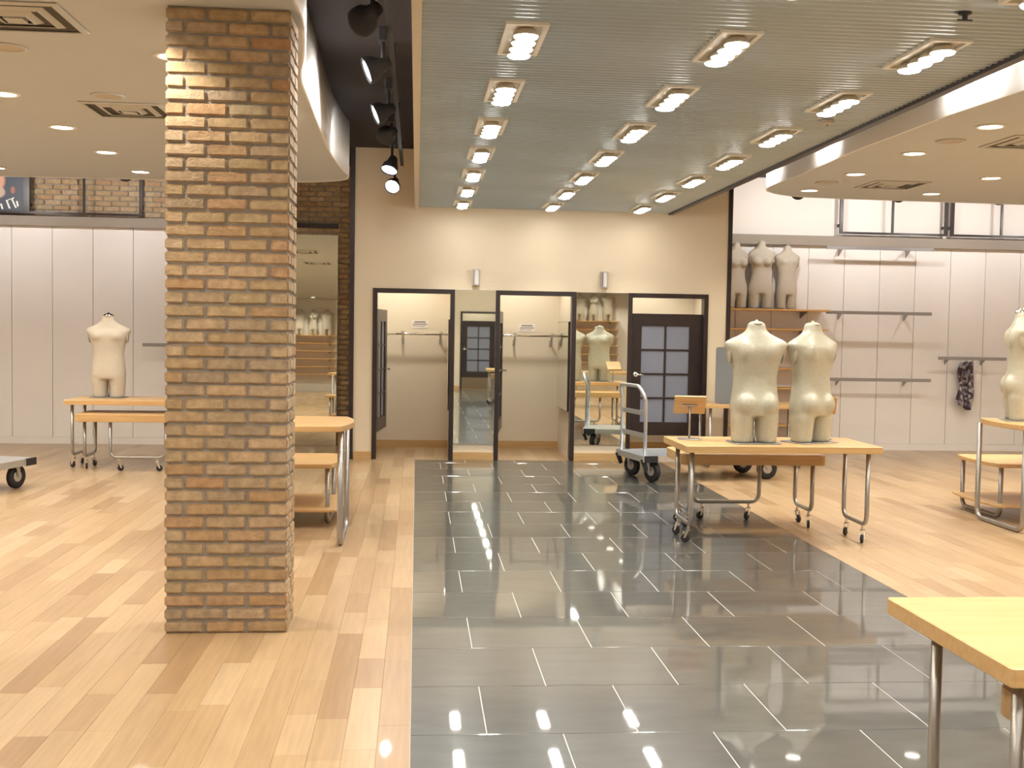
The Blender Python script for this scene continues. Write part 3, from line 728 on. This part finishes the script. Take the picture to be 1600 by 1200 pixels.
# flatbed carts
def make_cart(label, loc, rz, handle=True):
    """origin at centre on the floor; handle at -x end"""
    t = thing('flatbed_cart', label, 'cart', loc, rz); L_, W = 1.66, .76; H = .285
    d = MB().box(-L_/2, L_/2, -W/2, W/2, H-.012, H).build('deck', 'alu', t, bevel=.003, seg=1)
    rim = MB().box(-L_/2-.012, L_/2+.012, -W/2-.012, -W/2, H-.062, H+.002).box(-L_/2-.012, L_/2+.012, W/2, W/2+.012, H-.062, H+.002)
    rim.box(-L_/2-.012, -L_/2, -W/2, W/2, H-.062, H+.002).box(L_/2, L_/2+.012, -W/2, W/2, H-.062, H+.002).build('deck_rim', 'alu', t)
    for sx in (-1, 1):
        for sy in (-1, 1):
            MB().box(sx*(L_/2-.07)-.07, sx*(L_/2-.07)+.085*(1 if sx > 0 else 1), sy*(W/2+.006)-.012, sy*(W/2+.006)+.012, H-.066, H+.004).build('corner_bumper', 'rubber', t)
            x, y = sx*(L_/2-.14), sy*(W/2-.10); r = .115
            wl = MB().lathe([(.05, -.022), (r*.86, -.030), (r, -.016), (r, .016), (r*.86, .030), (.05, .022)], (x, y, r), 22, ax=(1, .35, 0) if sx < 0 else (.1, 1, 0)).build('wheel', 'rubber', t, smooth=True)
            MB().lathe([(0, -.028), (.045, -.028), (.058, -.020), (.058, .020), (.045, .028), (0, .028)], (x, y, r), 16, ax=(1, .35, 0) if sx < 0 else (.1, 1, 0)).build('hub', 'hub', wl)
            fk = MB().box(x-.05, x+.05, y-.05, y+.05, H-.055, H-.014); ax = Vector((1, .35, 0) if sx < 0 else (.1, 1, 0)).normalized(); sd = Vector((-ax.y, ax.x, 0))
            for q in (-1, 1):
                a0, a1 = Vector((x, y, H-.05)) + ax*.042*q + sd*.03, Vector((x, y, r)) + ax*.042*q
                e = ax*.003
                fk.loft([[a0-sd*.03-e, a0+sd*.03-e, a0+sd*.03+e, a0-sd*.03+e], [a1-sd*.014-e, a1+sd*.014-e, a1+sd*.014+e, a1-sd*.014+e]])
            fk.build('fork', 'hub', t)
    for sy in (-1, 1):   # hanging end brackets
        MB().loft([[(-L_/2-.03, sy*(W/2-.02)-.016, H-.04), (-L_/2+.02, sy*(W/2-.02)-.016, H-.02), (-L_/2+.02, sy*(W/2-.02)+.016, H-.02), (-L_/2-.03, sy*(W/2-.02)+.016, H-.04)],
                   [(-L_/2+.02, sy*(W/2-.02)-.016, H-.16), (-L_/2+.055, sy*(W/2-.02)-.016, H-.15), (-L_/2+.055, sy*(W/2-.02)+.016, H-.15), (-L_/2+.02, sy*(W/2-.02)+.016, H-.16)]]).build('bracket', 'rubber', t)
    if handle:
        x = -L_/2+.03; hw = W/2-.05; top = 1.03; pts = [(x, -hw, H-.05)]
        pts += [(x, -hw, .82)]
        for i in range(7):
            a = PI/2*i/6; pts.append((x - .05*math.sin(a), -hw + .13*(1-math.cos(a)), .87 + (top-.87)*math.sin(a)))
        for i in range(7):
            a = PI/2*(1-i/6); pts.append((x - .05*math.sin(a), hw - .13*(1-math.cos(a)), .87 + (top-.87)*math.sin(a)))
        pts += [(x, hw, .82), (x, hw, H-.05)]
        MB().tube(pts, .020, 10).build('handle', 'alu', t, smooth=True)
        for z in (.50, .74): MB().box(x-.006, x+.006, -hw, hw, z-.025, z+.025).build('cross_bar', 'alu', t)
    return t
ca = math.atan2(.30, 1.45)
make_cart('aluminium flatbed cart with tall handle behind the two-torso table', (3.17, 12.38, 0), ca)
make_cart('aluminium flatbed cart deck in the left bay', (-4.29, 10.66, 0), math.radians(74.3), True)

# ------------------------------------------------------------ torso forms
def torso_mesh(female=False):
    if female:
        rows = [(.20, .172, .105, .12), (.23, .178, .105, .132), (.30, .174, .10, .128), (.37, .155, .092, .10), (.44, .135, .085, .082), (.50, .130, .082, .078), (.57, .140, .09, .085), (.64, .155, .125, .095), (.69, .165, .12, .10), (.735, .178, .10, .10), (.77, .182, .08, .09), (.797, .155, .066, .078), (.82, .11, .058, .066), (.842, .072, .052, .056), (.87, .056, .048, .05), (.925, .048, .044, .044)]
    else:
        rows = [(.205, .186, .112, .118), (.25, .192, .118, .130), (.31, .190, .115, .130), (.37, .181, .11, .112), (.44, .172, .105, .098), (.51, .170, .103, .094), (.58, .182, .108, .102), (.65, .204, .118, .112), (.70, .225, .12, .116), (.74, .245, .110, .112), (.765, .252, .09, .100), (.785, .230, .078, .092), (.805, .188, .072, .084), (.825, .142, .068, .077), (.845, .106, .064, .070), (.868, .079, .060, .062), (.925, .064, .055, .055)]
    N = 36; mb = MB(); rings = []
    for z, hw, df, db in rows:
        ring = []
        for k in range(N):
            a = 2*PI*k/N; c, s = math.cos(a), math.sin(a); e = .86
            x = hw*math.copysign(abs(c)**e, c); y = (db if s > 0 else df)*math.copysign(abs(s)**e, s)
            dz = 0
            ring.append((x, y, z+dz))
        rings.append(ring)
    mb.loft(rings)
    tx = .088 if female else .098
    for sg in (-1, 1):
        rr = []
        for z, hw, d in ((0, .079, .088), (.06, .082, .092), (.13, .088, .10), (.19, .092, .108), (.30, .080, .09)):
            rr.append([(sg*tx + hw*(.93 if female else 1)*math.cos(2*PI*k/20), .008 + d*math.sin(2*PI*k/20), z) for k in range(20)])
        mb.loft(rr)
        def ball(c, r):
            mb.loft([[(c[0] + r[0]*math.cos(t)*math.cos(2*PI*k/16), c[1] + r[1]*math.cos(t)*math.sin(2*PI*k/16), c[2] + r[2]*math.sin(t)) for k in range(16)] for t in [PI*(-.49 + .98*j/8) for j in range(9)]])
        ball((sg*.083, .062, .295), (.088, .088, .098))                       # buttock
        if female: ball((sg*.072, -.10, .645), (.062, .055, .06))
        else: ball((sg*.085, -.062, .69), (.095, .066, .07))
        ball((sg*.09, .055, .70), (.085, .072, .10))                          # shoulder blade
    o = mb.build('torso_source', None)
    r = o.modifiers.new('r', 'REMESH'); r.mode = 'VOXEL'; r.voxel_size = .0105
    s = o.modifiers.new('s', 'SMOOTH'); s.factor = .6; s.iterations = 9
    me = bpy.data.meshes.new_from_object(o.evaluated_get(bpy.context.evaluated_depsgraph_get()))
    bpy.data.objects.remove(o); me.shade_smooth(); me.materials.clear(); me.name = 'torso'
    return me
ME_M, ME_F = torso_mesh(), torso_mesh(True)
def make_torso(label, loc, rz, mt='linen', cap='chrome', female=False, group=None, base=True, scale=1):
    t = thing('torso_form', label, 'mannequin', loc, rz, group); t.scale = scale if isinstance(scale, tuple) else (scale,)*3
    me = (ME_F if female else ME_M).copy(); me.materials.append(M[mt]); me.name = 'torso'
    b = link('torso', me, None, t); b.location = (0, 0, .008)
    nr = .047 if female else .061
    MB().lathe([(0, -.005), (nr, -.005), (nr*1.02, .006), (nr*.95, .020), (nr*.6, .032), (.012, .036), (.010, .044), (0, .046)] if cap == 'chrome' else [(0, -.005), (nr*.97, -.005), (nr*.9, .010), (nr*.5, .02), (.012, .022), (.010, .032), (0, .034)], (0, 0, .925), 20).build('neck_cap', cap, t, smooth=True)
    for sg in (-1, 1):
        x = sg*(.157 if female else .208)
        q = MB().lathe([(0, 0), (.050, 0), (.054, .005), (.048, .012), (0, .014)], (0, 0, 0), 22, ax=(sg, 0, -.10)).build('arm_plate', mt, t, smooth=True)
        q.location = (x, .002, .70); q.scale = (1, .95, 1.45)
    if base:
        MB().prism(rrect(-.19, .19, -.14, .14, .03, 4), 0, .008).build('base_plate', 'plate', t, bevel=.002, seg=1)
        MB().tube([(0, .01, .006), (0, .01, .24)], .011, 10).build('support_rod', 'chrome', t, smooth=True)
    return t
ZT = .76
make_torso('cream linen torso with back turned on the right display table, squarely facing away', (2.63, 8.60, ZT), PI, 'linen', 'linen')
make_torso('cream linen torso twisted sideways beside the squarely turned one', (3.11, 8.69, ZT), PI+math.radians(26), 'linen', 'linen')
make_torso('beige linen torso with chrome neck cap on the left display table', (-3.49, 13.25, ZT), 0, 'linen2')
make_torso('pale torso with chrome neck cap on the right bay sled table', (5.20, 9.36, .90), math.radians(72), 'linen')
make_torso('cream torso with chrome neck cap seen only in the mirror', (3.85, 3.85, ZT), PI, 'linen')
ZSH = 1.958

# ------------------------------------------------------------ card stands on the two-torso table
def card_stand(label, loc, rz):
    t = thing('card_stand', label, 'display stand', loc, rz)
    MB().prism(rrect(-.09, .09, -.07, .07, .01, 3), 0, .007).build('base_plate', 'plate', t, bevel=.002, seg=1)
    MB().tube([(0, 0, .005), (0, 0, .27)], .008, 8).build('post', 'steel', t, smooth=True)
    b = MB().box(-.125, .125, -.008, .008, -.09, .09).box(-.125, .125, .008, .03, -.09, -.08).build('board', 'table', t, bevel=.002, seg=1)
    b.location = (0, .012, .275); b.rotation_euler = (math.radians(38), 0, 0)
    c = MB().box(-.06, .06, -.012, -.004, -.006, .006).box(-.008, .008, -.014, -.004, -.05, .006).build('bracket', 'steel', t)
    c.location = (0, .004, .275); c.rotation_euler = (math.radians(38), 0, 0)
card_stand('wooden card stand tilted on a post near the cart handle', (2.185, 8.86, ZT), math.radians(-8))
card_stand('wooden card stand half hidden behind the twisted torso', (3.30, 8.98, ZT), math.radians(-14))

# ------------------------------------------------------------ back table with grey panel
def plain_table(label, loc, W, D_, H):
    t = thing('display_table', label, 'table', loc)
    MB().prism(rrect(0, W, 0, D_, .02, 3), H-.045, H).build('table_top', 'table', t, bevel=.003, seg=1)
    for x in (.09, W-.09): MB().tube(upath((x, .07), (x, D_-.07), H-.04, .02, .06), .018, 10).build('sled_frame', 'steel', t, smooth=True)
    return t
plain_table('small maple table against the beige wall behind the cart', (3.42, 13.16, 0), 1.3, .62, .765)
t = thing('grey_panel', 'grey acrylic panel standing on the small rear table', 'panel', (3.79, 13.30, .765))
MB().prism([(p[0], p[1]) for p in rrect(-.21, .21, 0, .68, .03, 4)], -.006, .006).build('sheet', 'acryl', t).rotation_euler = (PI/2, 0, 0)
MB().box(-.15, .15, -.05, .05, 0, .012).build('foot', 'plate', t)

# ------------------------------------------------------------ wall shelves with torsos
def shelf_unit(x0, x1, yw, s, zs, label, group):
    """s=-1: wall at +y side, shelf towards -y"""
    for i, z in enumerate(zs):
        t = thing('wall_shelf', label % ('highest', 'second highest', 'third highest', 'fourth highest', 'fifth highest', 'sixth highest', 'lowest')[i], 'shelf', ((x0+x1)/2, yw, z), 0, group)
        c = (x0+x1)/2; d = .36 if i == 0 else .30
        ya, yb = sorted((0, s*d))
        MB().box(x0-c, x1-c, ya, yb, -.024, 0).build('board', 'shelf', t, bevel=.002, seg=1)
        for bx in (x0+.14, x1-.30):
            y2 = s*(d-.08); b = bx-c
            MB().add([(b-.006, 0, -.024), (b-.006, y2, -.024), (b-.006, y2, -.035), (b-.006, 0, -.12), (b+.006, 0, -.024), (b+.006, y2, -.024), (b+.006, y2, -.035), (b+.006, 0, -.12)],
                     [(0, 1, 2, 3), (7, 6, 5, 4), (0, 4, 5, 1), (1, 5, 6, 2), (2, 6, 7, 3), (3, 7, 4, 0)]).build('bracket', 'plate', t)
SHZ = (1.955, 1.69, 1.42, 1.15, .88, .62, .37)
shelf_unit(4.02, 5.64, YW-.05, -1, SHZ, '%s wooden wall shelf beside the dark corner trim', 'wooden shelves of the right bay')
yt = YW-.05-.17
make_torso('pale torso on the high shelf next to the dark corner trim', (4.36, yt, SHZ[0]), math.radians(8), 'linen2', 'linen2', True, 'torsos on the high shelf', False, .95)
make_torso('slim pale torso on a dark base between two others on the high shelf', (4.705, yt-.02, SHZ[0]), math.radians(-9), 'linen2', 'linen2', True, 'torsos on the high shelf', True, .985)
make_torso('pale torso at the open end of the high shelf', (5.075, yt, SHZ[0]), math.radians(6), 'linen2', 'linen2', False, 'torsos on the high shelf', False, (.74, .84, .93))
for (a, b, lab) in ((4.9, 6.6, 'right'), (-4.4, -2.7, 'left')):
    shelf_unit(a, b, YF, 1, SHZ[:6], '%s wooden shelf on the front wall seen in the ' + ('beige-wall' if lab == 'right' else 'leaning') + ' mirror', 'wooden shelves of the front wall, ' + lab)
    for k in range(3): make_torso('pale torso on the front wall shelf seen in the ' + ('beige-wall' if lab == 'right' else 'leaning') + ' mirror', (a+.35+.48*k, YF+.18, SHZ[0]), PI+math.radians((-10, 8, -5)[k]), 'linen2', 'linen2', k == 1, 'torsos on the front wall shelf, ' + lab, False, .95)

# ------------------------------------------------------------ hang rails on the panel walls
def hang_rail(x0, x1, z, label, out=.30, yw=YW-.05, brk=None, r=(.011, .022)):
    t = thing('hang_rail', label, 'clothes rail', ((x0+x1)/2, yw, z)); c = (x0+x1)/2
    MB().box(x0-c, x1-c, -out-r[0], -out+r[0], -r[1], r[1]).build('bar', 'rail', t, bevel=.003, seg=1)
    for bx in brk or (x0+.28, x1-.27):
        b = bx-c
        MB().box(b-.008, b+.008, -out, 0, -.012, .012).add([(b-.004, -.002, -.10), (b-.004, -.002, -.01), (b-.004, -.16, -.01), (b+.004, -.002, -.10), (b+.004, -.002, -.01), (b+.004, -.16, -.01)], [(0, 1, 2), (5, 4, 3), (0, 3, 4, 1), (1, 4, 5, 2), (2, 5, 3, 0)]).build('bracket', 'rail', t)
    return t
hang_rail(5.58, 7.10, 2.81, 'highest steel hang rail just below the ledge of the right bay')
hang_rail(5.60, 7.10, 1.925, 'steel hang rail level with the high mannequin shelf')
hang_rail(5.60, 7.12, 1.005, 'lowest steel hang rail of the right bay')
hang_rail(7.22, 8.20, 1.318, 'short steel hang rail above the printed scarf', brk=(7.45, 7.98))
hang_rail(-3.56, -2.55, 1.335, 'steel hang rail on the left panel wall beside the column')
# printed scarf
t = thing('hanging_scarf', 'dark printed scarf hanging bunched below the short rail', 'scarf', (7.74, YW-.05, 1.26))
rnd = random.Random(3); mb = MB()
for (x, w0, w1, l, ph, y0) in ((-.075, .02, .035, .60, 0, -.12), (-.03, .022, .05, .66, 1, -.10), (.02, .022, .05, .67, 2, -.14), (.055, .02, .045, .63, 3, -.11), (.085, .016, .03, .56, 4, -.09), (-.10, .012, .025, .54, 5, -.10)):
    rings = []
    for j in range(13):
        f = j/12; z = -l*f + (.015 if ph % 2 else 0); ww = w0 + (w1-w0)*f + .012*math.sin(9*f+ph); cx = x*(.7+.25*math.sin(3*f+1)) - (.05*f if x < -.05 else -.01*f) + .012*math.sin(7*f+ph*2)
        rings.append([(cx + ww*math.cos(2*PI*k/12)*(1+.25*math.sin(3*k+ph)), y0 + ww*.55*math.sin(2*PI*k/12)*(1+.3*math.cos(2*k+ph)), z) for k in range(12)])
    mb.loft(rings)
mb.build('cloth', 'scarf', t, smooth=True)
MB().tube([(-.04, -.12, -.02), (-.04, -.16, .045), (-.02, -.22, .06)], .006, 6).tube([(-.03, -.30, .08), (-.02, -.22, .06)], .006, 6).tube([(.05, -.12, -.02), (.05, -.16, .03), (-.02, -.22, .06)], .006, 6).build('hook', 'plate', t)
MB().box(.12, .17, -.13, -.128, -.245, -.16).build('price_tag', 'tag', t)
MB().tube([(.06, -.12, -.12), (.145, -.129, -.165)], .0015, 5).build('tag_string', 'tag', t)

# ------------------------------------------------------------ sign frames high on the bay walls
def sign_frame(x0, x1, mid, label, y=YW-.12, z0=3.02, z1=3.60):
    t = thing('sign_frame', label, 'sign frame', ((x0+x1)/2, y, z0)); c = (x0+x1)/2; h = z1-z0
    for x in (x0, x1): MB().box(x-c-.022, x-c+.022, -.02, .02, 0, h).build('post', 'dark', t)
    MB().box(x0-c, x1-c, -.015, .015, 0, .03).build('bottom_bar', 'dark', t); MB().box(x0-c, x1-c, -.015, .015, h-.03, h).build('top_bar', 'dark', t)
    MB().box(mid-c-.014, mid-c+.014, -.012, .012, .03, h-.03).build('mid_bar', 'dark', t)
    for x in (x0, x1): MB().box(x-c-.012, x-c+.012, .02, .118, .1, .14).build('wall_bracket', 'dark', t)
    return t
sign_frame(5.86, 7.37, 6.60, 'empty dark sign frame on the white wall nearer the high torsos')
sign_frame(7.46, 8.97, 8.18, 'empty dark sign frame on the white wall farther from the high torsos')
sign_frame(-5.07, -3.63, -4.36, 'empty dark sign frame on the brick wall beside the poster', y=YW-.14)
t = thing('poster', 'dark portrait poster with white script in a frame on brick', 'poster', (-5.50, YW-.14, 3.02))
pb = MB().box(-.62, .38, -.008, .008, .03, .60).build('print', 'poster', t)
for x in (-.64, .39): MB().box(x-.018, x+.018, -.02, .02, 0, .62).build('frame_post', 'dark', t)
MB().box(-.62, .38, -.015, .015, 0, .03).build('frame_rail', 'dark', t)
MB().box(-.02, .34, -.03, -.009, .50, .525).build('clip_bar', 'dark', t)
for x in (-.5, .28): MB().box(x-.012, x+.012, .02, .138, .1, .14).build('wall_bracket', 'dark', t)
mb = MB()
def stroke(x0, z0, x1, z1, w_=.011):
    x0 += .19; x1 += .19
    mb.add([(x0-w_, -.0095, z0), (x0+w_, -.0095, z0), (x1+w_, -.0095, z1), (x1-w_, -.0095, z1)], [(0, 1, 2, 3)])
for a in ((-.27, .06, -.30, .18), (-.19, .05, -.20, .17), (-.13, .05, -.15, .14), (-.08, .05, -.10, .12), (.01, .06, -.03, .17), (.09, .07, .04, .18), (.115, .09, .10, .16), (-.03, .16, .03, .19), (.04, .18, .06, .205)): stroke(*a)
mb.build('script', 'strokes', t)
